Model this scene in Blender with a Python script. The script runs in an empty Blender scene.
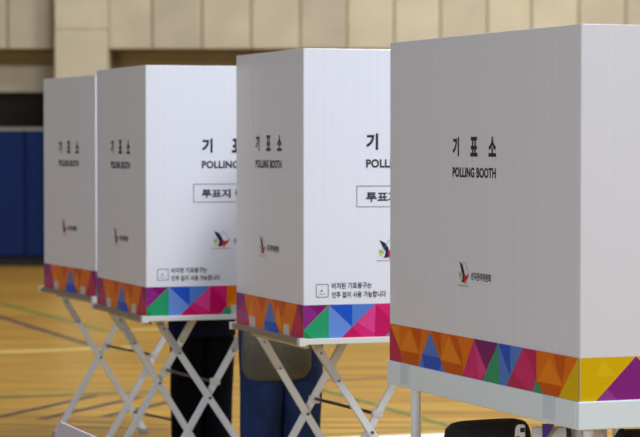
import bpy, bmesh, math, random
from mathutils import Vector, Matrix, Euler
random.seed(7)
S = bpy.context.scene
COL = S.collection
PI = math.pi

# ------------------------------------------------------------------ camera
EYE = 1.4754
cam_d = bpy.data.cameras.new('camera')
cam = bpy.data.objects.new('camera', cam_d)
COL.objects.link(cam)
cam_d.sensor_width = 36.0
cam_d.lens = 135.0
cam.location = (0, 0, EYE)
cam.rotation_euler = (PI / 2 - math.atan(77.5 / 2400.0), 0, 0)
cam_d.clip_end = 200
cam_d.dof.use_dof = True
cam_d.dof.focus_distance = 7.5
cam_d.dof.aperture_fstop = 5.6
S.camera = cam

# ------------------------------------------------------------------ world, lamps, exposure
w = bpy.data.worlds.new('hall_light')
S.world = w
w.use_nodes = True
w.node_tree.nodes['Background'].inputs[0].default_value = (0.86, 0.94, 1.06, 1)
w.node_tree.nodes['Background'].inputs[1].default_value = 0.31


def area(name, loc, aim, sx, sy, power, color):
    d = bpy.data.lights.new(name, 'AREA')
    d.shape = 'RECTANGLE'
    d.size, d.size_y = sx, sy
    d.energy = power
    d.color = color
    o = bpy.data.objects.new(name, d)
    COL.objects.link(o)
    o.location = loc
    o.rotation_euler = (Vector(aim) - Vector(loc)).to_track_quat('-Z', 'Y').to_euler()
    return o


area('overhead_light', (4.6, 5.9, 8.2), (0.3, 8.8, 1.2), 4.5, 4.5, 750, (0.95, 0.97, 1.0))
area('front_fill_light', (-8.0, -11.0, 3.6), (-0.2, 8.5, 1.0), 6.0, 3.0, 1130, (0.90, 0.95, 1.0))  # added fill from behind the camera for booth fronts, left sides and legs
area('overhead_light', (2.4, 10.5, 8.4), (1.2, 10.5, 0), 3.0, 3.0, 330, (0.97, 0.98, 1.0))  # added fill with no fixture, brightens the shaded floor between the booths
for lx, ly in ((2.0, 18.0), (7.0, 17.0), (1.0, 23.5), (6.0, 23.5), (11.0, 23.5)):
    area('overhead_light', (lx, ly, 9.5), (lx, ly + 0.4, 0), 1.5, 1.5, 330, (1.0, 0.98, 0.95))

S.view_settings.view_transform = 'Standard'
S.view_settings.look = 'None'
S.view_settings.gamma = 1.0
S.view_settings.use_curve_mapping = False
S.view_settings.exposure = 0.0


# ------------------------------------------------------------------ materials
def lin(r, g, b):
    f = lambda c: ((c / 255.0) / 12.92) if c <= 10 else (((c / 255.0) + 0.055) / 1.055) ** 2.4
    return (f(r), f(g), f(b), 1)


def mat(name, rgb, rough=0.5, metal=0.0, spec=0.5, noise=None, bump=None, stretch=(1, 1, 1), vary=0.0, vscale=6):
    m = bpy.data.materials.new(name)
    m.use_nodes = True
    nt = m.node_tree
    b = nt.nodes['Principled BSDF']
    b.inputs['Base Color'].default_value = lin(*rgb)
    b.inputs['Roughness'].default_value = rough
    b.inputs['Metallic'].default_value = metal
    b.inputs['Specular IOR Level'].default_value = spec
    tc = nt.nodes.new('ShaderNodeTexCoord')
    if bump:
        scale, strength = bump
        mp = nt.nodes.new('ShaderNodeMapping')
        mp.inputs['Scale'].default_value = stretch
        nz = nt.nodes.new('ShaderNodeTexNoise')
        nz.inputs['Scale'].default_value = scale
        nz.inputs['Detail'].default_value = 3
        bp = nt.nodes.new('ShaderNodeBump')
        bp.inputs['Strength'].default_value = strength
        bp.inputs['Distance'].default_value = 0.01
        nt.links.new(tc.outputs['Object'], mp.inputs['Vector'])
        nt.links.new(mp.outputs['Vector'], nz.inputs['Vector'])
        nt.links.new(nz.outputs['Fac'], bp.inputs['Height'])
        nt.links.new(bp.outputs['Normal'], b.inputs['Normal'])
    if vary:
        n2 = nt.nodes.new('ShaderNodeTexNoise')
        n2.inputs['Scale'].default_value = vscale
        n2.inputs['Detail'].default_value = 5
        mp2 = nt.nodes.new('ShaderNodeMapping')
        mp2.inputs['Scale'].default_value = stretch
        rp = nt.nodes.new('ShaderNodeValToRGB')
        c = lin(*rgb)
        rp.color_ramp.elements[0].position = 0.3
        rp.color_ramp.elements[1].position = 0.7
        rp.color_ramp.elements[0].color = (c[0] * (1 - vary), c[1] * (1 - vary), c[2] * (1 - vary), 1)
        rp.color_ramp.elements[1].color = (min(1, c[0] * (1 + vary)), min(1, c[1] * (1 + vary)), min(1, c[2] * (1 + vary)), 1)
        nt.links.new(tc.outputs['Object'], mp2.inputs['Vector'])
        nt.links.new(mp2.outputs['Vector'], n2.inputs['Vector'])
        nt.links.new(n2.outputs['Fac'], rp.inputs['Fac'])
        nt.links.new(rp.outputs['Color'], b.inputs['Base Color'])
    return m


M = {}
M['board'] = mat('white_corrugated_plastic', (223, 227, 239), 0.22, spec=0.6, bump=(1.0, 0.16), stretch=(38, 38, 0.35))
M['ink'] = mat('black_print', (26, 26, 30), 0.45)
M['grey_ink'] = mat('grey_print', (110, 112, 122), 0.45)
BAND = dict(orange=(222, 112, 4), orange_pale=(232, 132, 18), orange_deep=(200, 84, 6), pink=(206, 34, 112), pink_pale=(214, 62, 138),  # paler and deeper tones are printed in the artwork
            pink_deep=(190, 14, 92), crimson=(186, 30, 84), purple=(134, 36, 130), purple_deep=(118, 14, 104), green=(34, 152, 104),
            green_deep=(26, 126, 70), blue=(22, 80, 198), blue_pale=(98, 138, 216), blue_mid=(76, 122, 204), yellow=(216, 180, 2),
            yellow_pale=(222, 188, 24), violet=(150, 60, 150))
for k, v in BAND.items():
    M[k] = mat('print_' + k, v, 0.33, spec=0.25, bump=(1.0, 0.08), stretch=(45, 45, 0.4))
M['steel'] = mat('white_coated_steel', (228, 238, 250), 0.28, spec=0.7)
M['chrome'] = mat('brushed_chrome_steel', (206, 212, 220), 0.25, metal=0.3)
M['rail_metal'] = mat('bright_rail', (206, 202, 192), 0.25, metal=0.6)
M['rod'] = mat('dark_steel', (84, 82, 84), 0.35, metal=0.7)
M['rim'] = mat('aluminium_rim', (150, 148, 146), 0.3, metal=0.6)
M['cap'] = mat('white_plastic_cap', (216, 220, 222), 0.4)
M['top'] = mat('pale_table_top', (206, 208, 210), 0.5)
M['apron'] = mat('pale_blue_grey_apron', (224, 240, 250), 0.4, spec=0.4)
M['latch'] = mat('grey_latch', (206, 222, 234), 0.4)
M['tab'] = mat('clear_grey_tab', (196, 194, 190), 0.35)
M['bolt'] = mat('bolt_steel', (110, 112, 114), 0.35, metal=0.6)
M['rubber'] = mat('grey_rubber', (150, 152, 154), 0.7)
M['wall'] = mat('beige_acoustic_panel', (188, 179, 158), 0.8, vary=0.09, vscale=2.2, bump=(40, 0.1))
M['wall_b'] = mat('cream_acoustic_panel', (196, 188, 164), 0.8, vary=0.07, vscale=2.2, bump=(40, 0.1))
M['wall_c'] = mat('greyish_beige_panel', (180, 171, 152), 0.8, vary=0.09, vscale=2.2, bump=(40, 0.1))
M['joint'] = mat('panel_joint', (172, 156, 122), 0.9)
M['brown'] = mat('brown_board', (120, 94, 56), 0.8, vary=0.1, vscale=2)
M['side_wall'] = mat('blue_grey_side_wall', (126, 132, 142), 0.8, vary=0.05, vscale=1)
M['back'] = mat('tan_board', (176, 146, 92), 0.8, vary=0.1, vscale=2)
M['dark'] = mat('black_opening', (26, 20, 12), 0.9)
M['grey_wall'] = mat('dark_grey_skirting', (46, 48, 52), 0.7)
M['pad'] = mat('blue_vinyl_pad', (10, 36, 88), 0.7, spec=0.2, vary=0.08, vscale=3)
M['rail'] = mat('grey_rail', (138, 138, 134), 0.5)
M['black_fab'] = mat('black_nylon', (14, 15, 20), 0.75, bump=(60, 0.4))
M['dark_fab'] = mat('charcoal_nylon', (36, 38, 40), 0.75, bump=(60, 0.4))
M['canvas'] = mat('white_canvas', (226, 226, 230), 0.8, bump=(90, 0.3))
M['violet_print'] = mat('violet_print', (70, 36, 150), 0.6)
M['knit'] = mat('grey_knit', (98, 98, 92), 0.95, bump=(160, 1.0), stretch=(1, 1, 1.6), vary=0.25, vscale=120)
M['denim'] = mat('blue_denim', (36, 55, 100), 0.9, spec=0.15, bump=(9, 0.9), stretch=(1, 1, 0.5), vary=0.4, vscale=8)
M['trousers'] = mat('black_trousers', (6, 9, 20), 0.9, spec=0.1, bump=(10, 0.6), stretch=(1, 1, 0.5))
M['navy'] = mat('navy_coat', (14, 26, 62), 0.9, spec=0.1, bump=(12, 0.6))
M['coat'] = mat('dark_blue_jacket', (30, 38, 62), 0.8, bump=(12, 0.6))
M['skin'] = mat('skin', (214, 168, 142), 0.55)
M['hair'] = mat('black_hair', (18, 15, 14), 0.5, bump=(50, 0.6), stretch=(1, 1, 0.2))
M['shoe'] = mat('dark_shoe', (24, 24, 28), 0.5)
M['sole'] = mat('white_sole', (200, 200, 198), 0.6)
M['eye'] = mat('eye_dark', (24, 18, 16), 0.3)
M['lip'] = mat('lips', (170, 96, 92), 0.5)
M['panel'] = mat('white_board', (184, 185, 208), 0.5)


def floor_material():
    m = bpy.data.materials.new('varnished_maple_floor')
    m.use_nodes = True
    nt = m.node_tree
    b = nt.nodes['Principled BSDF']
    tc = nt.nodes.new('ShaderNodeTexCoord')
    mp = nt.nodes.new('ShaderNodeMapping')
    mp.inputs['Scale'].default_value = (0.35, 5.0, 1)
    nz = nt.nodes.new('ShaderNodeTexNoise')
    nz.inputs['Scale'].default_value = 1.6
    nz.inputs['Detail'].default_value = 6
    rp = nt.nodes.new('ShaderNodeValToRGB')
    rp.color_ramp.elements[0].position = 0.32
    rp.color_ramp.elements[1].position = 0.70
    rp.color_ramp.elements[0].color = lin(146, 102, 24)
    rp.color_ramp.elements[1].color = lin(200, 158, 58)
    br = nt.nodes.new('ShaderNodeTexBrick')
    br.inputs['Scale'].default_value = 1.0
    br.inputs['Brick Width'].default_value = 1.8
    br.inputs['Row Height'].default_value = 0.085
    br.inputs['Mortar Size'].default_value = 0.002
    br.inputs['Color1'].default_value = (1, 1, 1, 1)
    br.inputs['Color2'].default_value = (0.88, 0.86, 0.82, 1)
    br.inputs['Mortar'].default_value = (0.6, 0.5, 0.4, 1)
    mx = nt.nodes.new('ShaderNodeMixRGB')
    mx.blend_type = 'MULTIPLY'
    mx.inputs['Fac'].default_value = 1.0
    nt.links.new(tc.outputs['Object'], mp.inputs['Vector'])
    nt.links.new(mp.outputs['Vector'], nz.inputs['Vector'])
    nt.links.new(nz.outputs['Fac'], rp.inputs['Fac'])
    nt.links.new(tc.outputs['Object'], br.inputs['Vector'])
    nt.links.new(rp.outputs['Color'], mx.inputs['Color1'])
    nt.links.new(br.outputs['Color'], mx.inputs['Color2'])
    nt.links.new(mx.outputs['Color'], b.inputs['Base Color'])
    b.inputs['Roughness'].default_value = 0.33
    b.inputs['Specular IOR Level'].default_value = 0.22
    return m


M['floor'] = floor_material()
for k, v in dict(line_dark=(52, 40, 50), line_green=(70, 112, 34), line_olive=(150, 136, 50), line_pale=(222, 202, 120), line_brown=(118, 74, 48),
                 line_white=(232, 232, 228)).items():
    M[k] = mat('court_' + k, v, 0.35)


# ------------------------------------------------------------------ mesh helpers
def box(bm, lo, hi, bev=0.0, rot=None, mi=0):
    lo, hi = Vector(lo), Vector(hi)
    c, s = (lo + hi) / 2, hi - lo
    r = bmesh.ops.create_cube(bm, size=1.0)
    vs = r['verts']
    bmesh.ops.scale(bm, vec=s, verts=vs)
    fs = {f for v in vs for f in v.link_faces}
    if bev:
        es = {e for v in vs for e in v.link_edges}
        rb = bmesh.ops.bevel(bm, geom=list(es), offset=bev, segments=2, affect='EDGES', profile=0.5)
        vs = {v for f in rb['faces'] for v in f.verts} | {v for v in vs if v.is_valid}
        vs = list(vs)
        fs = {f for v in vs for f in v.link_faces}
    for f in fs:
        f.material_index = mi
    if rot is not None:
        bmesh.ops.rotate(bm, cent=(0, 0, 0), matrix=rot, verts=vs)
    bmesh.ops.translate(bm, vec=c, verts=vs)
    return vs


def bar(bm, a, b, wx, wy, bev=0.003, side=(0, 1, 0)):
    """rectangular tube from a to b; wy is its width along `side`"""
    a, b = Vector(a), Vector(b)
    z = (b - a).normalized()
    y = Vector(side)
    y = (y - z * y.dot(z)).normalized()
    x = y.cross(z)
    m = Matrix((x, y, z)).transposed()
    r = box(bm, (-wx / 2, -wy / 2, -(b - a).length / 2), (wx / 2, wy / 2, (b - a).length / 2), bev)
    bmesh.ops.rotate(bm, cent=(0, 0, 0), matrix=m, verts=r)
    bmesh.ops.translate(bm, vec=(a + b) / 2, verts=r)


def rod(bm, a, b, r, n=14):
    a, b = Vector(a), Vector(b)
    q = (b - a).to_track_quat('Z', 'Y').to_matrix().to_4x4()
    q.translation = (a + b) / 2
    bmesh.ops.create_cone(bm, cap_ends=True, segments=n, radius1=r, radius2=r, depth=(b - a).length, matrix=q)


def loft(bm, rings, n=24, mi=0):
    """rings: (cx, cy, z, rx, ry, power)"""
    prev = None
    first = None
    for (cx, cy, z, rx, ry, p) in rings:
        cur = []
        for i in range(n):
            a = 2 * PI * i / n
            ca, sa = math.cos(a), math.sin(a)
            x = cx + rx * math.copysign(abs(ca) ** (2 / p), ca)
            y = cy + ry * math.copysign(abs(sa) ** (2 / p), sa)
            cur.append(bm.verts.new((x, y, z)))
        if prev:
            for i in range(n):
                f = bm.faces.new((prev[i], prev[(i + 1) % n], cur[(i + 1) % n], cur[i]))
                f.smooth = True
                f.material_index = mi
        else:
            first = cur
        prev = cur
    bm.faces.new(list(reversed(first))).material_index = mi
    bm.faces.new(prev).material_index = mi


def prism(bm, pts, axis, lo, hi, mi=0):
    """pts outline extruded along an axis index"""
    def p(a, b, t):
        r = [a, b]
        r.insert(axis, t)
        return r
    v0 = [bm.verts.new(p(a, b, lo)) for a, b in pts]
    v1 = [bm.verts.new(p(a, b, hi)) for a, b in pts]
    n = len(pts)
    fs = [bm.faces.new(v0), bm.faces.new(list(reversed(v1)))]
    for i in range(n):
        fs.append(bm.faces.new((v0[i], v1[i], v1[(i + 1) % n], v0[(i + 1) % n])))
    for f in fs:
        f.material_index = mi


def obj(name, bm, mats, parent=None, smooth=False, matrix=None):
    bmesh.ops.recalc_face_normals(bm, faces=bm.faces)
    me = bpy.data.meshes.new(name)
    bm.to_mesh(me)
    bm.free()
    if not isinstance(mats, (list, tuple)):
        mats = [mats]
    for m in mats:
        me.materials.append(m)
    if smooth:
        for p in me.polygons:
            p.use_smooth = True
    o = bpy.data.objects.new(name, me)
    COL.objects.link(o)
    if parent:
        o.parent = parent
    return o


def tag(o, label, cat, group=None, kind=None):
    o['label'] = label
    o['category'] = cat
    if group:
        o['group'] = group
    if kind:
        o['kind'] = kind
    return o


def thing(name, label, cat, loc=(0, 0, 0), rz=0, group=None):
    o = bpy.data.objects.new(name, None)
    o.empty_display_size = 0.2
    COL.objects.link(o)
    o.location = loc
    o.rotation_euler = (0, 0, rz)
    return tag(o, label, cat, group)


def struct(name, bm, mats):
    o = obj(name, bm, mats)
    o['kind'] = 'structure'
    return o


def copy_tree(o, parent=None):
    c = o.copy()
    COL.objects.link(c)
    if parent:
        c.parent = parent
    for ch in list(o.children):
        copy_tree(ch, c)
    return c


def text_bm(bm, s, width, height, weight, place, spacing=1.0, mi=0):
    """append flat lettering fitted to width x height, centred at the origin of `place`"""
    cu = bpy.data.curves.new('lettering', 'FONT')
    cu.body = s
    cu.size = 1.0
    cu.offset = weight
    cu.space_character = spacing
    cu.resolution_u = 4
    t = bpy.data.objects.new('lettering', cu)
    COL.objects.link(t)
    bpy.context.view_layer.update()
    me = bpy.data.meshes.new_from_object(t.evaluated_get(bpy.context.evaluated_depsgraph_get()))
    xs = [v.co.x for v in me.vertices]
    ys = [v.co.y for v in me.vertices]
    sx, sy = width / (max(xs) - min(xs)), height / (max(ys) - min(ys))
    cx, cy = (max(xs) + min(xs)) / 2, (max(ys) + min(ys)) / 2
    T = place @ Matrix.Diagonal((sx, sy, 1, 1)) @ Matrix.Translation((-cx, -cy, 0))
    k = len(bm.faces)
    me.transform(T)
    bm.from_mesh(me)
    bm.faces.ensure_lookup_table()
    for f in bm.faces[k:]:
        f.material_index = mi
    bpy.data.objects.remove(t)
    bpy.data.curves.remove(cu)
    bpy.data.meshes.remove(me)


# ------------------------------------------------------------------ the gym hall
def at_floor(x, y):
    """point of the floor that the photograph shows at this pixel"""
    p = math.atan(77.5 / 2400.0)
    a, b = (x - 320) / 2400.0, (218.5 - y) / 2400.0
    d = Vector((a, math.cos(p) + b * math.sin(p), -math.sin(p) + b * math.cos(p)))
    t = -EYE / d.z
    return Vector((d.x * t, d.y * t, 0))


bm = bmesh.new()
box(bm, (-16, -9, -0.1), (16, 29.5, 0.0))
line_mats = ['line_dark', 'line_green', 'line_olive', 'line_pale', 'line_brown', 'line_white']
floor_lines = [  # painted court lines: two points on each, width in metres
    ((-40, 304.5), (100, 348), 0.07, 0), ((0, 303), (106, 331), 0.06, 1), ((-60, 354.5), (140, 347), 0.12, 3),
    ((-40, 396.5), (170, 388), 0.13, 2), ((-40, 399), (170, 391.5), 0.05, 0), ((-60, 430), (95, 396), 0.06, 0),
    ((41, 419), (140, 397), 0.06, 0), ((104, 416.5), (170, 402), 0.06, 0), ((-60, 422), (170, 430), 0.03, 4), ((60, 421), (175, 425.5), 0.03, 4),
    ((300, 345.5), (640, 352), 0.10, 2), ((300, 381.5), (640, 367), 0.07, 4), ((280, 378), (460, 429), 0.045, 1),
    ((250, 438), (640, 419), 0.05, 2), ((120, 331), (300, 322), 0.1, 3)]
lvl = 0
for (p0, p1, wd, mi) in floor_lines:
    a, b = at_floor(*p0), at_floor(*p1)
    n = (b - a).normalized().cross(Vector((0, 0, 1))) * wd / 2
    lvl += 1
    z = Vector((0, 0, 0.0006 + 0.0001 * lvl))
    f = bm.faces.new([bm.verts.new(q + z) for q in (a + n, b + n, b - n, a - n)])
    f.material_index = 1 + mi
# broad white painted zone near the camera
a, b, c, d = at_floor(300, 438.5), at_floor(446, 433.0), at_floor(470, 441), at_floor(300, 446)
f = bm.faces.new([bm.verts.new(q + Vector((0, 0, 0.0004))) for q in (a, b, c, d)])
f.material_index = 6
struct('floor', bm, [M['floor']] + [M[k] for k in line_mats])

YW = 28.3
wx = lambda px: (px - 320) / 2400.0 * YW


def wz(py):
    return EYE - (py - 141) / 2400.0 * YW


# back wall: recessed masonry behind everything
bm = bmesh.new()
box(bm, (-16, YW + 0.6, 0), (16, YW + 0.8, 10))
struct('wall_back', bm, M['back'])
# upper cladding, one body of panels with real joints
bm = bmesh.new()
joints = [-140, -92, -40, 8, 53, 108, 152, 202, 251, 300, 347, 394, 440, 487, 531, 578, 625, 672, 720, 768, 816, 864, 912, 960, 1008, 1056, 1104]
tones = [0, 2, 0, 0, 1, 0, 2, 0, 0, 2, 1, 1, 0, 1, 1, 0, 2, 0, 2, 0, 1, 0, 2, 0, 1, 0, 2]
for i in range(len(joints) - 1):
    x0, x1 = wx(joints[i]) + 0.012, wx(joints[i + 1]) - 0.012
    if joints[i] == 53:
        continue
    box(bm, (x0, YW, wz(49)), (x1, YW + 0.5, 10), 0.012, mi=tones[i])
box(bm, (wx(-140), YW + 0.03, wz(48.5)), (wx(1104), YW + 0.55, 10), mi=3)
o = struct('trim_1', bm, [M['wall'], M['wall_b'], M['wall_c'], M['joint']])
# pilaster that runs from floor to ceiling, in blocks
bm = bmesh.new()
zs = [0.0, 0.7, 1.4, 2.1, wz(31), wz(31) + 0.9, wz(31) + 1.8, 6, 8, 10]
for z0, z1 in zip(zs, zs[1:]):
    box(bm, (wx(58), YW - 0.30, z0 + 0.003), (wx(109), YW + 0.55, z1 - 0.003), 0.006)
box(bm, (wx(58) + 0.012, YW - 0.288, 0), (wx(109) - 0.012, YW + 0.55, 10), mi=1)
struct('trim_2', bm, [M['wall_b'], M['joint']])
# lower beige boards below the dark gap
bm = bmesh.new()
for a, b in ((-140, -60), (-60, 53)):
    box(bm, (wx(a) + 0.01, YW + 0.32, wz(92)), (wx(b) - 0.01, YW + 0.55, wz(65)), 0.01)
for a, b in ((108, 180), (180, 251), (251, 330), (330, 410), (410, 490), (490, 570), (570, 650), (650, 768), (768, 880), (880, 992), (992, 1104)):
    box(bm, (wx(a) + 0.01, YW + 0.02, wz(92)), (wx(b) - 0.01, YW + 0.5, wz(70)), 0.01)
struct('trim_3', bm, M['wall_c'])
# dark openings below
bm = bmesh.new()
box(bm, (wx(-140), YW + 0.42, wz(130)), (wx(1104), YW + 0.55, wz(90)))
struct('window_1', bm, M['dark'])
# unseen hall side wall, added to cut ambient light on the far booths' sides
bm = bmesh.new()
box(bm, (-9.2, 5.0, 0), (-9.0, YW + 0.6, 8))
struct('wall_left', bm, M['side_wall'])
# skirting wall
bm = bmesh.new()
box(bm, (wx(-140), YW + 0.05, 0), (wx(1104), YW + 0.5, wz(130)))
struct('baseboard_back', bm, M['grey_wall'])
# blue crash pads along the wall
pads = [(-54, 'blue wall pad, mostly outside the left edge of the photo'), (-14.5, 'blue vinyl wall pad at the far left edge, below the black opening'),
        (25.5, 'blue vinyl wall pad just left of the farthest polling booth')]
for i, (px, lab) in enumerate(pads):
    if i == 0:
        continue
    t = thing('wall_pad', lab, 'wall pad', (wx(px + 20), YW - 0.02, 0), 0, 'blue pads on the gym wall')
    hw = wx(20) - wx(0.3)
    bm = bmesh.new()
    box(bm, (-hw, -0.06, wz(256)), (hw, 0.07, wz(131)), 0.02)
    obj('cushion', bm, M['pad'], t)
    bm = bmesh.new()
    box(bm, (-hw, -0.07, wz(131)), (hw, 0.07, wz(127.6)), 0.008)
    obj('top_rail', bm, M['rail'], t)

# ------------------------------------------------------------------ polling booths
TOP = 0.75          # height of the table
H = 1.05            # height of the screen
BH = 0.1215         # height of the coloured band
EPS = 0.0012


def face_matrix(side, s, z, off=EPS):
    """frame on the outside of the screen; s runs along the face, local x to the reader's right"""
    if side == 'front':
        return Matrix.Translation((s, -off, z)) @ Matrix.Rotation(PI / 2, 4, 'X')
    return Matrix.Translation((-off, s, z)) @ Matrix.Rotation(-PI / 2, 4, 'Z') @ Matrix.Rotation(PI / 2, 4, 'X')


def flat(bm, side, pts, mi, off):
    vs = []
    for s, z in pts:
        vs.append(bm.verts.new((s, -off, z) if side == 'front' else (-off, s, z)))
    f = bm.faces.new(vs)
    f.material_index = mi


def band(side, polys, parent):
    names = []
    bm = bmesh.new()
    for i, (col, pts) in enumerate(polys):
        if col not in names:
            names.append(col)
        off = 0.0008 + 0.00012 * i
        flat(bm, side, [(s, TOP + BH * (1 - t)) for s, t in pts], names.index(col), off)
    return bm, [M[n] for n in names]


def print_block(side, L, notice, par):
    """black lettering of one face, one mesh per line"""
    c = L / 2 + (0.022 if L > 1 else 0.0)
    rd = 1 if side == 'front' else -1
    at = lambda du, z: face_matrix(side, c + rd * du, z)
    ink = [M['ink'], M['grey_ink']]
    for ch, du, wd in (('기', -0.134, 0.047), ('표', 0.0, 0.052), ('소', 0.132, 0.053)):
        bm = bmesh.new()
        text_bm(bm, ch, wd, 0.060, 0.040, at(du, 1.464 if side == 'front' else 1.458))
        obj('title_character', bm, ink, par)
    bm = bmesh.new()
    text_bm(bm, 'POLLING BOOTH', 0.315, 0.031, 0.032, at(0, 1.384 if side == 'front' else 1.379), 1.05)
    obj('subtitle_lettering', bm, ink, par)
    bm = bmesh.new()
    text_bm(bm, '선거관리위원회', 0.142, 0.025, 0.022, at(0.052, 1.062))
    obj('organisation_lettering', bm, ink, par)
    if not notice:
        return
    bm = bmesh.new()
    text_bm(bm, '투표지 촬영금지', 0.315, 0.037, 0.030, at(0.0, 1.262))
    obj('notice_lettering', bm, ink, par)
    bm = bmesh.new()
    lw = 0.0024
    o, i = [(-0.195, 1.225), (0.195, 1.225), (0.195, 1.303), (-0.195, 1.303)], [(-0.195 + lw, 1.225 + lw), (0.195 - lw, 1.225 + lw), (0.195 - lw, 1.303 - lw), (-0.195 + lw, 1.303 - lw)]
    for k in range(4):
        q = (k + 1) % 4
        flat(bm, side, [(c + x, z) for x, z in (o[k], o[q], i[q], i[k])], 1, EPS)
    obj('notice_frame', bm, ink, par)
    bm = bmesh.new()
    text_bm(bm, '비치된 기표용구는', 0.156, 0.023, 0.018, face_matrix(side, 0.109 + 0.078, 0.940))
    obj('instruction_lettering', bm, ink, par)
    bm = bmesh.new()
    text_bm(bm, '인주 없이 사용 가능합니다', 0.212, 0.023, 0.018, face_matrix(side, 0.109 + 0.106, 0.907))
    obj('instruction_lettering', bm, ink, par)
    # rounded outline box with a little stamp in it
    bm = bmesh.new()
    cx, cz, r, q = 0.072, 0.923, 0.0245, 0.006
    ring = []
    for k, (sx, sz) in enumerate(((1, 1), (-1, 1), (-1, -1), (1, -1))):
        for j in range(5):
            a = PI / 2 * k + PI / 8 * j
            ring.append((cx + sx * (r - q) + q * math.cos(a), cz + sz * (r - q) + q * math.sin(a)))
    n = len(ring)
    for k in range(n):
        (x0, z0), (x1, z1) = ring[k], ring[(k + 1) % n]
        i0 = (cx + (x0 - cx) * 0.90, cz + (z0 - cz) * 0.90)
        i1 = (cx + (x1 - cx) * 0.90, cz + (z1 - cz) * 0.90)
        flat(bm, side, [(x0, z0), (x1, z1), i1, i0], 1, EPS)
    flat(bm, side, [(cx + 0.004 * math.cos(2 * PI * k / 12) - 0.003, cz + 0.004 * math.sin(2 * PI * k / 12)) for k in range(12)], 1, EPS)
    flat(bm, side, [(cx - 0.012, cz - 0.013), (cx + 0.012, cz - 0.013), (cx + 0.012, cz - 0.011), (cx - 0.012, cz - 0.011)], 1, EPS)
    obj('stamp_icon', bm, ink, par)


def emblem(side, L):
    """bird-like emblem: dark blue wing, red wing, green and yellow strokes, fine diamond outline"""
    c = L / 2 + (0.022 if L > 1 else 0.0)
    rd = 1 if side == 'front' else -1
    ox, oz = -0.075, 1.064
    bm = bmesh.new()
    k = [0]

    def poly(mi, pts):
        k[0] += 1
        flat(bm, side, [(c + rd * (ox + x), oz + z) for x, z in pts], mi, EPS + 0.0001 * k[0])
    poly(0, [(-0.030, 0.040), (-0.008, 0.030), (0.006, 0.010), (0.008, -0.010), (0.006, -0.022), (-0.004, -0.026), (-0.014, -0.024),
             (-0.008, -0.016), (-0.006, -0.002), (-0.018, 0.016)])
    poly(1, [(0.004, -0.004), (0.010, 0.004), (0.016, -0.004), (0.026, -0.002), (0.040, 0.008), (0.034, -0.006), (0.022, -0.018), (0.006, -0.026)])
    poly(2, [(0.010, -0.018), (0.024, -0.022), (0.014, -0.030), (0.008, -0.026)])
    poly(3, [(-0.030, 0.006), (-0.016, 0.000), (-0.010, -0.010), (-0.020, -0.008), (-0.034, -0.002)])
    poly(4, [(-0.032, -0.010), (-0.018, -0.012), (-0.014, -0.020), (-0.026, -0.018)])
    lw = 0.0013
    dia = [(-0.030, -0.012), (0.008, 0.040), (0.034, 0.012)]
    for (x0, z0), (x1, z1) in zip(dia, dia[1:]):
        n = Vector((-(z1 - z0), x1 - x0)).normalized() * lw / 2
        poly(5, [(x0 + n.x, z0 + n.y), (x1 + n.x, z1 + n.y), (x1 - n.x, z1 - n.y), (x0 - n.x, z0 - n.y)])
    poly(5, [(-0.042, -0.036), (0.040, -0.036), (0.040, -0.034), (-0.042, -0.034)])
    return bm, [M['emb_blue'], M['emb_red'], M['emb_orange'], M['emb_green'], M['emb_yellow'], M['grey_ink']]


M['emb_blue'] = mat('emblem_dark_blue', (22, 26, 62), 0.4)
M['emb_red'] = mat('emblem_red', (190, 24, 60), 0.4)
M['emb_orange'] = mat('emblem_orange', (236, 130, 70), 0.4)
M['emb_green'] = mat('emblem_lime', (176, 196, 40), 0.4)
M['emb_yellow'] = mat('emblem_yellow', (226, 214, 90), 0.4)

# band artwork; (distance along the face in metres, fraction down the band)
SIDE_NARROW = [
    ('orange', [(0.816, 0), (0, 0), (0, 1), (0.816, 1)]),
    ('crimson', [(0.816, 0), (0.716, 0), (0.639, 1), (0.816, 1)]),
    ('purple', [(0.816, 0), (0.716, 0), (0.700, 0.2), (0.816, 0.75)]),
    ('violet', [(0.816, 0.55), (0.816, 0.72), (0.655, 0.78), (0.668, 0.62)]),
    ('orange_pale', [(0.620, 0.1), (0.560, 1), (0.660, 0.75)]),
    ('orange_deep', [(0.540, 0), (0.440, 0), (0.480, 0.5)]),
    ('blue_mid', [(0.392, 0.04), (0.280, 1), (0.477, 1)]),
    ('blue', [(0.458, 0.70), (0.312, 0.70), (0.280, 1), (0.400, 1), (0.446, 0.88)]),
    ('orange_deep', [(0.350, 0), (0.200, 0), (0.230, 0.45), (0.300, 0.5)]),
    ('orange_pale', [(0.290, 0.12), (0.230, 0.95), (0.330, 0.65)]),
    ('crimson', [(0.066, 0), (0, 0), (0, 1), (0.145, 1)]),
    ('purple_deep', [(0.066, 0), (0, 0), (0, 0.62)]),
]
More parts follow.
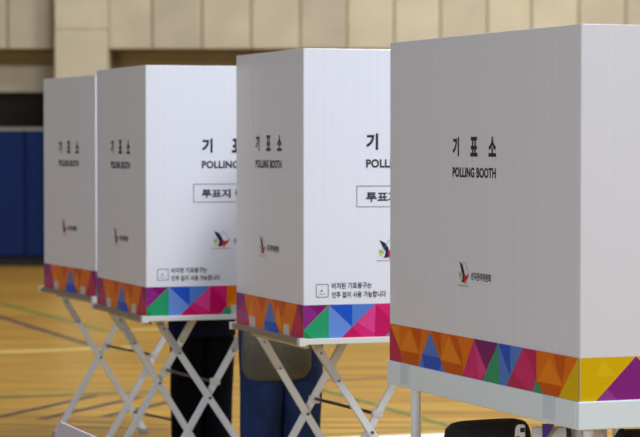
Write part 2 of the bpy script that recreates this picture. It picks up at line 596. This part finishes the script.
FRONT_NARROW = [
    ('pink', [(0, 0), (0.80, 0), (0.80, 1), (0, 1)]),
    ('purple', [(0, 0), (0.096, 0), (0, 0.74)]),
    ('purple_deep', [(0.020, 0), (0.090, 0), (0.055, 0.28)]),
    ('green', [(0.097, 0.01), (0.097, 1), (0, 1), (0, 0.74)]),
    ('green_deep', [(0, 0.76), (0.032, 1), (0, 1)]),
    ('blue_pale', [(0.097, 0.01), (0.188, 0.68), (0.146, 1), (0.097, 1)]),
    ('blue', [(0.098, 0), (0.188, 0), (0.188, 0.68)]),
    ('blue_mid', [(0.188, 0), (0.280, 0), (0.188, 0.68)]),
    ('pink_pale', [(0.280, 0.0), (0.276, 0.9), (0.206, 0.56)]),
    ('pink_deep', [(0.280, 0.0), (0.337, 0.45), (0.352, 1), (0.276, 1)]),
    ('pink_deep', [(0.188, 0.70), (0.232, 1), (0.146, 1)]),
    ('orange', [(0.351, 0), (0.56, 0), (0.48, 1), (0.351, 1)]),
    ('orange_pale', [(0.41, 0.1), (0.49, 0.72), (0.352, 0.72)]),
    ('orange_deep', [(0.43, 0), (0.56, 0), (0.50, 0.7)]),
    ('green', [(0.352, 0.70), (0.39, 1), (0.320, 1)]),
    ('yellow', [(0.56, 0), (0.80, 0), (0.80, 1), (0.48, 1)]),
    ('purple', [(0.73, 0), (0.80, 0.6), (0.80, 1), (0.61, 1)]),
]
SIDE_WIDE = [
    ('orange', [(1.374, 0), (0.703, 0), (0.788, 1), (1.374, 1)]),
    ('crimson', [(1.374, 0.02), (1.374, 1), (1.270, 1), (1.285, 0.68)]),
    ('orange_pale', [(1.360, 0.05), (1.290, 0.02), (1.288, 0.66)]),
    ('orange_pale', [(1.207, 0.05), (1.285, 0.66), (1.131, 0.66)]),
    ('orange_deep', [(1.285, 0.68), (1.131, 0.68), (1.140, 1), (1.270, 1)]),
    ('orange_deep', [(1.195, 0.02), (1.110, 0.02), (1.128, 0.55)]),
    ('blue_mid', [(1.042, 0.04), (0.917, 1), (1.131, 1)]),
    ('blue', [(1.104, 0.66), (0.962, 0.66), (0.946, 0.80), (0.971, 1), (1.085, 1)]),
    ('orange_deep', [(1.030, 0.0), (0.960, 0.0), (0.957, 0.60)]),
    ('orange_pale', [(0.894, 0.05), (0.956, 0.70), (0.790, 0.72)]),
    ('orange_deep', [(0.880, 0.04), (0.830, 0.04), (0.788, 0.70)]),
    ('orange_deep', [(0.955, 0.74), (0.790, 0.74), (0.792, 1), (0.920, 1)]),
    ('pink', [(0.703, 0), (0.60, 0), (0.60, 1), (0.788, 1)]),
    ('pink_pale', [(0.700, 0.15), (0.613, 0.75), (0.66, 1)]),
    ('purple_deep', [(0.703, 0), (0.531, 0), (0.613, 0.72)]),
    ('green', [(0.531, 0.01), (0.521, 1), (0.636, 1)]),
    ('blue_mid', [(0.531, 0.01), (0.442, 0.75), (0.469, 1), (0.521, 1)]),
    ('blue', [(0.526, 0), (0.442, 0), (0.442, 0.75)]),
    ('blue_mid', [(0.445, 0), (0.357, 0), (0.442, 0.75)]),
    ('pink', [(0.357, 0), (0.268, 0), (0.262, 0.75), (0.293, 1), (0.469, 1)]),
    ('pink_deep', [(0.350, 0), (0.268, 0), (0.262, 0.75)]),
    ('crimson', [(0.425, 0.62), (0.330, 1), (0.469, 1)]),
    ('orange', [(0.268, 0), (0.006, 0), (0.125, 1), (0.268, 1)]),
    ('orange_pale', [(0.185, 0.10), (0.262, 0.72), (0.106, 0.72)]),
    ('orange_deep', [(0.262, 0.74), (0.106, 0.74), (0.125, 1), (0.250, 1)]),
    ('orange_deep', [(0.160, 0.02), (0.080, 0.02), (0.106, 0.68)]),
    ('green', [(0.264, 0.70), (0.293, 1), (0.226, 1)]),
    ('yellow', [(0.006, 0), (0, 0), (0, 1), (0.125, 1)]),
]
FRONT_WIDE = [
    ('yellow', [(0, 0), (0.80, 0), (0.80, 1), (0, 1)]),
    ('yellow_pale', [(0.07, 0.05), (0.115, 0.45), (0.045, 0.45)]),
    ('purple', [(0.175, 0.0), (0.30, 1), (0.050, 1)]),
    ('violet', [(0.085, 0.74), (0.118, 1), (0.052, 1)]),
    ('green', [(0.50, 0), (0.58, 1), (0.38, 1)]),
    ('blue', [(0.50, 0), (0.70, 0), (0.60, 1), (0.58, 1)]),
    ('pink', [(0.70, 0), (0.80, 0), (0.80, 1), (0.60, 1)]),
]


def screen(root, W, L, side_band, front_band, notice):
    th = 0.006
    bm = bmesh.new()
    box(bm, (0, 0, TOP), (W, th, TOP + H), 0.0015)
    fp = obj('front_panel', bm, M['board'], root)
    bm = bmesh.new()
    box(bm, (0, th, TOP), (th, L, TOP + H), 0.0015)
    lp = obj('side_panel', bm, M['board'], root)
    bm = bmesh.new()
    box(bm, (W - th, th, TOP), (W, L, TOP + H), 0.0015)
    obj('side_panel', bm, M['board'], root)
    # soft folded corner between front and left side
    bm = bmesh.new()
    rod(bm, (0.004, 0.004, TOP), (0.004, 0.004, TOP + H), 0.0045)
    obj('fold_edge', bm, M['board'], root, smooth=False)
    for side, ln, polys, par, nt in (('front', W, front_band, fp, notice), ('left', L, side_band, lp, False)):
        b, ms = band(side, polys, root)
        obj('colour_band', b, ms, par)
        print_block(side, ln, nt, par)
        b, ms = emblem(side, ln)
        obj('emblem', b, ms, par)


def square_booth(label, loc, rz):
    W, L = 0.80, 0.816
    root = thing('polling_booth', label, 'polling booth', loc, rz, 'square polling booths on folding tables')
    screen(root, W, L, SIDE_NARROW, FRONT_NARROW, True)
    e = 0.020
    bm = bmesh.new()
    box(bm, (-e + 0.006, -e + 0.006, TOP - 0.018), (W + e - 0.006, L + e - 0.006, TOP - 0.0005), 0.002)
    obj('table_top', bm, M['top'], root)
    bm = bmesh.new()
    z0, z1 = TOP - 0.021, TOP + 0.001
    box(bm, (-e, -e, z0), (W + e, -e + 0.008, z1), 0.002, mi=1)
    box(bm, (-e, L + e - 0.008, z0), (W + e, L + e, z1), 0.002)
    box(bm, (-e, -e + 0.008, z0), (-e + 0.008, L + e - 0.008, z1), 0.002)
    box(bm, (W + e - 0.008, -e + 0.008, z0), (W + e, L + e - 0.008, z1), 0.002)
    obj('table_rim', bm, [M['rim'], M['cap']], root)
    for cx in (-e, W + e):
        for cy in (-e, L + e):
            bm = bmesh.new()
            box(bm, (cx - 0.026, cy - 0.026, z0 - 0.004), (cx + 0.026, cy + 0.026, z1 + 0.002), 0.006)
            for v in list(bm.verts):
                # keep only a sleeve that hugs the corner
                v.co.x = min(max(v.co.x, -e - 0.003), W + e + 0.003)
                v.co.y = min(max(v.co.y, -e - 0.003), L + e + 0.003)
            obj('corner_cap', bm, M['cap'], root)
    # clear tabs that hook the screen to the table
    for (x0, x1, y0, y1) in ((-0.004, 0.0, 0.163, 0.223), (-0.004, 0.0, 0.575, 0.640), (0.370, 0.440, -0.004, 0.0)):
        bm = bmesh.new()
        box(bm, (x0, y0, TOP), (x1, y1, TOP + 0.040), 0.0012)
        obj('screen_tab', bm, M['tab'], root)
    # under-table rails that carry the legs
    ztop = TOP - 0.031
    for x in (0.022, 0.475):
        bm = bmesh.new()
        bar(bm, (x, 0.03, ztop), (x, 0.66 if x < 0.1 else 0.77, ztop), 0.022, 0.016, side=(0, 0, 1))
        obj('leg_rail', bm, M['rail_metal'], root)
    # two crossed leg pairs
    near = (((0.090, ztop), (0.560, 0.018)), ((0.512, ztop), (0.098, 0.018)))
    far = (((0.048, ztop), (0.478, 0.018)), ((0.440, ztop), (0.028, 0.018)))
    for v, pair, px, pz in ((0.14, near, 0.317, 0.382), (0.68, far, 0.249, 0.396)):
        for k, ((xa, za), (xb, zb)) in enumerate(pair):
            y = v + (0.0 if k == 0 else 0.026)
            a, b = Vector((xa, y, za)), Vector((xb, y, zb))
            bm = bmesh.new()
            bar(bm, a, b, 0.028, 0.018)
            lg = obj('leg', bm, M['steel'], root)
            bm = bmesh.new()
            q = a.lerp(b, 0.20)
            bar(bm, a.lerp(b, 0.015), q, 0.031, 0.022)
            obj('sleeve', bm, M['chrome'], lg)
            for f in (0.20, 0.05):
                p = a.lerp(b, f)
                bm = bmesh.new()
                rod(bm, p + Vector((0, -0.013, 0)), p + Vector((0, 0.013, 0)), 0.0048)
                obj('bolt', bm, M['bolt'], lg)
            bm = bmesh.new()
            box(bm, (xb - 0.022, y - 0.013, 0.0), (xb + 0.022, y + 0.013, 0.026), 0.004)
            obj('foot', bm, M['rubber'], lg)
        bm = bmesh.new()
        rod(bm, (px, v - 0.012, pz), (px, v + 0.038, pz), 0.0065)
        obj('pivot_bolt', bm, M['bolt'], root)
    # rods tying the two leg pairs
    bm = bmesh.new()
    rod(bm, (0.350, 0.166, 0.446), (0.288, 0.706, 0.452), 0.0065)
    obj('cross_rod', bm, M['rod'], root)
    bm = bmesh.new()
    rod(bm, (0.495, 0.14, 0.113), (0.424, 0.68, 0.113), 0.0065)
    obj('cross_rod', bm, M['rod'], root)
    for x, y in ((0.350, 0.166), (0.288, 0.706)):
        bm = bmesh.new()
        box(bm, (x - 0.020, y - 0.015, 0.434), (x + 0.020, y + 0.015, 0.464), 0.004)
        obj('rod_joint', bm, M['cap'], root)
    return root


LAB = {3: 'white polling booth with notice box, grey bag below it, next behind the big front booth',
       2: 'white polling booth third from the right, dark trousers seen beneath its table',
       1: 'farthest white polling booth, only its grey left side in view'}
POS = {1: (-1.053, 11.2626, 0.4146, 0.9917), 2: (-0.7233, 9.9738, 0.3445, 0.9946), 3: (-0.0598, 8.7262, 0.3385, 1.0065), 4: (0.7239, 6.6618, 0.3662, 1.0016)}
b3 = square_booth(LAB[3], (POS[3][0], POS[3][1], 0), POS[3][2])
b3.scale = (1, 1, POS[3][3])
for k in (2, 1):
    c = copy_tree(b3)
    c.location = (POS[k][0], POS[k][1], 0)
    c.rotation_euler = (0, 0, POS[k][2])
    c.scale = (1, 1, POS[k][3])   # tables set a little higher or lower
    c['label'] = LAB[k]


def wide_booth(label, loc, rz):
    W, L = 0.80, 1.374
    root = thing('polling_booth', label, 'polling booth', loc, rz)
    screen(root, W, L, SIDE_WIDE, FRONT_WIDE, False)
    e = 0.008
    bm = bmesh.new()
    box(bm, (0.012, 0.012, TOP - 0.020), (W - 0.012, L - 0.012, TOP - 0.0005), 0.002)
    obj('table_top', bm, M['top'], root)
    z0, z1 = TOP - 0.080, TOP - 0.0005
    for nm, lo, hi in (('apron', (-e, -e, z0), (W + e, 0.010, z1)), ('apron', (-e, 0.010, z0), (0.010, L + e, z1)),
                       ('apron', (W - 0.010, 0.010, z0), (W + e, L + e, z1)), ('apron', (0.010, L - 0.010, z0), (W - 0.010, L + e, z1))):
        bm = bmesh.new()
        box(bm, lo, hi, 0.003)
        obj(nm, bm, M['apron'], root)
    for y0, y1 in ((0.138, 0.212), (1.190, 1.262)):
        bm = bmesh.new()
        box(bm, (-e - 0.0025, y0, z0 + 0.012), (-e - 0.0002, y1, z1 - 0.002), 0.001)
        box(bm, (-e - 0.0045, y0, z0 + 0.002), (-e - 0.0002, y0 + 0.006, z1 - 0.001), 0.001)
        box(bm, (-e - 0.0045, y0 + 0.010, z1 - 0.014), (-e - 0.0002, y1 - 0.004, z1 - 0.006), 0.001)
        obj('latch_plate', bm, M['latch'], root)
    for x, y in ((0.050, 0.045), (0.030, 1.225), (W - 0.050, 0.045), (W - 0.030, 1.225)):
        if True:
            bm = bmesh.new()
            rod(bm, (x, y, 0.02), (x, y, TOP - 0.021), 0.0165, 20)
            lg = obj('leg', bm, M['steel'], root, smooth=False)
            bm = bmesh.new()
            rod(bm, (x, y, 0.0), (x, y, 0.025), 0.021, 20)
            obj('foot', bm, M['rubber'], lg)
    return root


wide_booth('large wide polling booth nearest the camera, with deep pale apron under its screen', (POS[4][0], POS[4][1], 0), POS[4][2])


# ------------------------------------------------------------------ voters
def skin_mesh(name, verts, edges, radii, mats, parent, root=0, sub=2):
    me = bpy.data.meshes.new(name)
    me.from_pydata(verts, edges, [])
    o = bpy.data.objects.new(name, me)
    COL.objects.link(o)
    sk = o.modifiers.new('Skin', 'SKIN')
    sk.use_smooth_shade = True
    if not me.skin_vertices:
        me.skin_vertices.new()
    for i, r in enumerate(radii):
        d = me.skin_vertices[0].data[i]
        d.radius = r if isinstance(r, tuple) else (r, r)
        d.use_root = (i == root)
    ss = o.modifiers.new('Subdivision', 'SUBSURF')
    ss.levels = sub
    ss.render_levels = sub
    bpy.context.view_layer.update()
    m2 = bpy.data.meshes.new_from_object(o.evaluated_get(bpy.context.evaluated_depsgraph_get()))
    bpy.data.objects.remove(o)
    bpy.data.meshes.remove(me)
    m2.name = name
    m2.materials.clear()
    m2.materials.append(mats)
    for p in m2.polygons:
        p.use_smooth = True
    r = bpy.data.objects.new(name, m2)
    COL.objects.link(r)
    r.parent = parent
    return r


def hand_chain(verts, edges, radii, wrist, wi, fwd, side, up):
    """palm, four fingers and thumb as part of the same skin graph"""
    f, s, u = Vector(fwd), Vector(side), Vector(up)
    wv = Vector(wrist)
    pi_ = len(verts)
    verts.append(tuple(wv + f * 0.045)); radii.append((0.030, 0.016)); edges.append((wi, pi_))
    for k, (off, ln) in enumerate(((-0.027, 0.066), (-0.009, 0.076), (0.009, 0.071), (0.027, 0.055))):
        base = wv + f * 0.080 + s * off
        p = pi_
        for j, (t, dn) in enumerate(((0.0, 0.0), (0.45, -0.006), (0.75, -0.018), (1.0, -0.034))):
            verts.append(tuple(base + f * ln * t + u * dn)); radii.append(0.0085 - 0.0008 * j)
            edges.append((p, len(verts) - 1)); p = len(verts) - 1
    p = pi_
    for t, (a, b, c) in enumerate(((0.020, -0.036, -0.004), (0.046, -0.052, -0.012), (0.068, -0.056, -0.022))):
        verts.append(tuple(wv + f * a + s * b + u * c)); radii.append(0.010 - 0.001 * t)
        edges.append((p, len(verts) - 1)); p = len(verts) - 1


def voter(name_label, loc, rz, h, shoulder, lean, leg, hem, trousers_mat, coat_mat, hips, long_hair):
    """local -y is forward (towards the booth); k scales heights"""
    t = thing('person', name_label, 'person', loc, rz)
    k = h / 1.65
    lx = leg['x']
    # body: legs, torso, neck, head, arms with hands in one surface
    V, E, R = [], [], []

    def add(p, r, par=None):
        V.append(p); R.append(r)
        if par is not None:
            E.append((par, len(V) - 1))
        return len(V) - 1
    pel = add((lean * 0.3, 0.0, 0.90 * k), (0.13, 0.10))
    wst = add((lean * 0.6, 0.005, 1.05 * k), (0.115, 0.085), pel)
    chs = add((lean, 0.0, 1.24 * k), (0.135, 0.10), wst)
    nkb = add((lean, -0.01, 1.36 * k), (0.07, 0.06), chs)
    nck = add((lean, -0.025, 1.43 * k), 0.05, nkb)
    jaw = add((lean, -0.055, 1.48 * k), (0.056, 0.066), nck)
    hd = add((lean, -0.055, 1.55 * k), (0.072, 0.088), jaw)
    crn = add((lean, -0.045, 1.605 * k), (0.055, 0.068), hd)
    for s in (-1, 1):
        hip = add((s * lx * 0.9, 0.0, 0.80 * k), 0.085, pel)
        kne = add((s * lx, -0.012, 0.47 * k), 0.055, hip)
        clf = add((s * lx, 0.015, 0.32 * k), 0.052, kne)
        ank = add((s * lx, 0.015, 0.085), 0.036, clf)
        toe = add((s * lx * 1.15, -0.10, 0.045), (0.034, 0.026), ank)
        sh = add((lean + s * (shoulder / 2 - 0.03), 0.0, 1.33 * k), 0.052, nkb)
        el = add((lean + s * (shoulder / 2 + 0.0), -0.05, 1.08 * k), 0.040, sh)
        wr = add((lean + s * (shoulder / 2 - 0.07), -0.24, 0.98 * k), 0.027, el)
        fwd = Vector((-s * 0.25, -0.93, -0.20)).normalized()
        sd = Vector((0, 0, 1)).cross(fwd).normalized() * (-s)
        hand_chain(V, E, R, V[wr], wr, fwd, -sd if False else sd, (0, 0, 1))
    skin_mesh('body', V, E, R, M['skin'], t)
    # trousers: two tapering tubes that meet at the hips
    bm = bmesh.new()
    for s in (-1, 1):
        rr = leg['r']
        loft(bm, [(s * lx * 1.02, 0.008, 0.035, rr * 0.80, rr * 0.95, 2.2), (s * lx * 1.02, 0.010, 0.10, rr * 0.84, rr * 0.92, 2.2),
                  (s * lx * 1.03, 0.006, 0.20, rr * 0.86, rr * 0.90, 2.2), (s * lx * 1.0, 0.008, 0.30, rr * 0.92, rr * 0.94, 2.2),
                  (s * lx, -0.004, 0.42, rr * 0.95, rr * 0.96, 2.2), (s * lx, -0.008, 0.50, rr * 0.97, rr * 1.0, 2.2),
                  (s * lx, 0.0, 0.62, rr * 0.99, rr * 1.08, 2.2), (s * lx * 0.98, 0.0, 0.74, rr * 1.02, rr * 1.18, 2.2),
                  (s * lx * 0.85, 0.0, 0.84, rr * 1.05, rr * 1.22, 2.3), (s * lx * 0.62, 0.0, 0.95, rr * 1.02, rr * 1.16, 2.3)], 28)
    obj('trousers', bm, trousers_mat, t, smooth=True)
    # coat with hem, shoulders and collar
    bm = bmesh.new()
    hw = hips
    rings = [(0, 0, hem, hw * 1.02, 0.128, 2.5)]
    for z, lx_, rx, ry in ((0.80, 0.2, hw, 0.128), (0.95, 0.35, hw * 0.98, 0.125), (1.05, 0.6, shoulder * 0.40, 0.112), (1.18, 0.9, shoulder * 0.46, 0.128),
                           (1.28, 1, shoulder * 0.50, 0.132), (1.345, 1, shoulder * 0.49, 0.112), (1.385, 1, shoulder * 0.36, 0.092), (1.41, 1, 0.085, 0.080), (1.44, 1, 0.068, 0.066)):
        if z * k > hem + 0.02:
            rings.append((lean * lx_, -0.005 if z < 1.38 else -0.015, z * k, rx, ry, 2.4))
    loft(bm, rings, 32)
    ct = obj('coat', bm, coat_mat, t, smooth=True)
    for s in (-1, 1):
        sh = Vector((lean + s * (shoulder / 2 - 0.035), 0.0, 1.335 * k))
        el = Vector((lean + s * (shoulder / 2 + 0.0), -0.05, 1.08 * k))
        wr = Vector((lean + s * (shoulder / 2 - 0.07), -0.225, 0.985 * k))
        skin_mesh('sleeve', [tuple(sh + Vector((-s * 0.05, 0, 0.012))), tuple(sh), tuple(sh.lerp(el, 0.5)), tuple(el), tuple(el.lerp(wr, 0.6)), tuple(wr)], [(0, 1), (1, 2), (2, 3), (3, 4), (4, 5)],
                  [0.066, 0.074, 0.064, 0.054, 0.046, 0.041], coat_mat, ct)
    # hair
    hz = 1.575 * k
    bm = bmesh.new()
    bmesh.ops.create_uvsphere(bm, u_segments=28, v_segments=18, radius=1)
    for v in bm.verts:
        n = v.co.copy()
        v.co = Vector((lean + n.x * 0.088, -0.036 + n.y * 0.100, hz + n.z * 0.088))
        if n.y < -0.35 and n.z < 0.45:       # leave the face free
            v.co.y = max(v.co.y, -0.075)
        if n.z < -0.2 and n.y > -0.3 and long_hair:
            v.co.z -= 0.14 * (-n.z)
    obj('hair', bm, M['hair'], t, smooth=True)
    # face
    fy = -0.055 - 0.086
    for s in (-1, 1):
        bm = bmesh.new()
        bmesh.ops.create_uvsphere(bm, u_segments=10, v_segments=8, radius=0.009, matrix=Matrix.Translation((lean + s * 0.028, fy + 0.014, 1.535 * k)))
        obj('eye', bm, M['eye'], t, smooth=True)
    bm = bmesh.new()
    loft(bm, [(lean, fy + 0.004, 1.492 * k, 0.013, 0.016, 2), (lean, fy + 0.004, 1.500 * k, 0.012, 0.018, 2), (lean, fy + 0.010, 1.530 * k, 0.006, 0.012, 2)], 12)
    obj('nose', bm, M['skin'], t, smooth=True)
    bm = bmesh.new()
    box(bm, (lean - 0.020, fy + 0.012, 1.466 * k), (lean + 0.020, fy + 0.026, 1.476 * k), 0.004)
    obj('mouth', bm, M['lip'], t, smooth=True)
    for s in (-1, 1):
        bm = bmesh.new()
        loft(bm, [(lean + s * 0.080, -0.045, 1.495 * k, 0.006, 0.010, 2), (lean + s * 0.086, -0.040, 1.52 * k, 0.009, 0.018, 2),
                  (lean + s * 0.084, -0.040, 1.55 * k, 0.006, 0.012, 2)], 10)
        obj('ear', bm, M['skin'], t, smooth=True)
    # shoes
    for s in (-1, 1):
        bm = bmesh.new()
        cx = s * lx * 1.08
        loft(bm, [(cx, -0.035, 0.0, 0.045, 0.128, 2.6), (cx, -0.035, 0.022, 0.047, 0.130, 2.6)], 24, mi=1)
        loft(bm, [(cx, -0.035, 0.022, 0.045, 0.126, 2.6), (cx, -0.032, 0.048, 0.044, 0.120, 2.4), (cx, -0.012, 0.072, 0.040, 0.092, 2.2),
                  (cx, 0.016, 0.098, 0.036, 0.056, 2.0)], 24, mi=0)
        obj('shoe', bm, [M['shoe'], M['sole']], t, smooth=True)
    return t


p3 = voter('person in blue jeans standing behind a grey knit bag at the polling booth', (-0.162, 9.87, 0), 0.345, 1.62, 0.37, 0.055,
           dict(x=0.084, r=0.093), 0.74, M['denim'], M['coat'], 0.165, True)
p2 = voter('person in black trousers and dark navy coat standing behind the third polling booth', (-0.547, 11.08, 0), 0.35, 1.70, 0.40, 0.0,
           dict(x=0.070, r=0.083), 0.580, M['trousers'], M['navy'], 0.152, False)

# grey knit bag held in front of the jeans
t = thing('knit_bag', 'grey knitted bag hanging in front of blue jeans under the booth table', 'bag', (-0.176, 9.685, 0), 0.345)
bm = bmesh.new()
n = 28
rings = []
for z, rx, ry, p in ((0.508, 0.085, 0.016, 2.6), (0.514, 0.112, 0.030, 2.8), (0.528, 0.130, 0.040, 3.0), (0.56, 0.145, 0.046, 3.4), (0.62, 0.145, 0.044, 3.4),
                     (0.70, 0.143, 0.036, 3.2), (0.75, 0.138, 0.024, 3.0), (0.775, 0.134, 0.014, 3.0)):
    rings.append((0, 0, z, rx, ry, p))
loft(bm, rings, 40)
obj('pouch', bm, M['knit'], t, smooth=True)
for s in (-1, 1):
    pts = [(s * 0.115, 0.0, 0.765), (s * 0.10, 0.0, 0.86), (s * 0.075, 0.0, 0.96)]
    skin_mesh('handle', pts, [(0, 1), (1, 2)], [0.009, 0.009, 0.009], M['knit'], t, sub=1)

# ------------------------------------------------------------------ bags under the big booth
t = thing('black_bag', 'black soft bag with white and violet tag under the nearest booth', 'bag', (0.518, 7.50, 0), 0.06)
bm = bmesh.new()
loft(bm, [(0, 0, 0.0, 0.125, 0.075, 4), (0, 0, 0.02, 0.134, 0.085, 4), (0, 0, 0.30, 0.137, 0.090, 4), (0, 0, 0.50, 0.134, 0.085, 4), (0.002, 0, 0.565, 0.126, 0.070, 3.4),
          (0.004, 0, 0.582, 0.112, 0.050, 3), (0.005, 0, 0.588, 0.09, 0.03, 2.6)], 40)
for v in bm.verts:
    if v.co.z > 0.4:
        v.co.z += 0.012 + 0.05 * v.co.x
obj('pouch', bm, M['black_fab'], t, smooth=True)
bm = bmesh.new()
pts = [Vector((0.098 + 0.026 * math.cos(a), -0.095, 0.560 + 0.046 * math.sin(a))) for a in [PI * i / 10 for i in range(11)]]
for a, b in zip(pts, pts[1:]):
    rod(bm, a, b, 0.0065, 10)
rod(bm, pts[0], pts[0] + Vector((0, 0.012, -0.2)), 0.0065, 10)
rod(bm, pts[-1], pts[-1] + Vector((0, 0.012, -0.2)), 0.0065, 10)
obj('handle', bm, M['black_fab'], t, smooth=True)
bm = bmesh.new()
box(bm, (0.080, -0.100, 0.520), (0.112, -0.092, 0.598), 0.002)
tg = obj('tag', bm, M['canvas'], t)
tg['label'] = 'white tag with violet and grey print'
bm = bmesh.new()
box(bm, (0.083, -0.1012, 0.540), (0.094, -0.1001, 0.562))
box(bm, (0.096, -0.1012, 0.574), (0.110, -0.1001, 0.588), mi=1)
obj('tag_print', bm, [M['violet_print'], M['dark_fab']], tg)

t = thing('tote_bag', 'white canvas tote with dark straps and violet mark beside the front leg', 'bag', (0.752, 7.22, 0), 0.0)
bm = bmesh.new()
loft(bm, [(0, 0, 0.0, 0.098, 0.055, 5), (0, 0, 0.02, 0.104, 0.060, 5), (0, 0, 0.40, 0.112, 0.060, 5), (0, 0, 0.57, 0.114, 0.040, 5), (0, 0, 0.612, 0.113, 0.022, 5)], 40)
obj('pouch', bm, M['canvas'], t, smooth=True)
for x0, x1, dx in ((-0.006, 0.009, 0.012), (0.044, 0.056, 0.016), (-0.060, -0.050, -0.05)):
    bm = bmesh.new()
    if x0 < -0.03:
        continue
    prism(bm, [(x0 - dx, 0.645), (x1 - dx, 0.645), (x1 + dx, 0.30), (x0 + dx, 0.30)], 1, -0.066, -0.060)
    obj('strap', bm, M['dark_fab'], t)
bm = bmesh.new()
prism(bm, [(-0.086, 0.628), (-0.050, 0.628), (-0.074, 0.590), (-0.086, 0.585)], 1, -0.064, -0.050)
obj('violet_mark', bm, M['violet_print'], t)

t = thing('dark_bag', 'charcoal bag at the right edge under the nearest booth', 'bag', (0.955, 7.12, 0), 0.0)
bm = bmesh.new()
loft(bm, [(0, 0, 0.0, 0.085, 0.07, 4), (0, 0, 0.03, 0.092, 0.075, 4), (0, 0, 0.45, 0.092, 0.072, 4), (0, 0, 0.58, 0.086, 0.06, 3.5), (0, 0, 0.615, 0.066, 0.035, 3)], 36)
obj('pouch', bm, M['dark_fab'], t, smooth=True)
bm = bmesh.new()
prism(bm, [(-0.075, 0.640), (-0.060, 0.640), (-0.050, 0.2), (-0.065, 0.2)], 1, -0.084, -0.074)
obj('strap', bm, M['black_fab'], t)

# ------------------------------------------------------------------ white upright board at the lower left
t = thing('white_board', 'white upright board, only its top corner showing at lower left', 'board', (-0.693, 6.40, 0), 0.36)
bm = bmesh.new()
prism(bm, [(0.0, 0.724), (-0.62, 0.724), (-0.62, 0.03), (0.09, 0.03), (0.09, 0.66)], 0, -0.003, 0.003)
obj('sheet', bm, M['panel'], t)
for y in (-0.52, -0.02):
    bm = bmesh.new()
    box(bm, (-0.12, y - 0.02, 0), (0.12, y + 0.02, 0.03), 0.004)
    obj('stand_foot', bm, M['steel'], t)
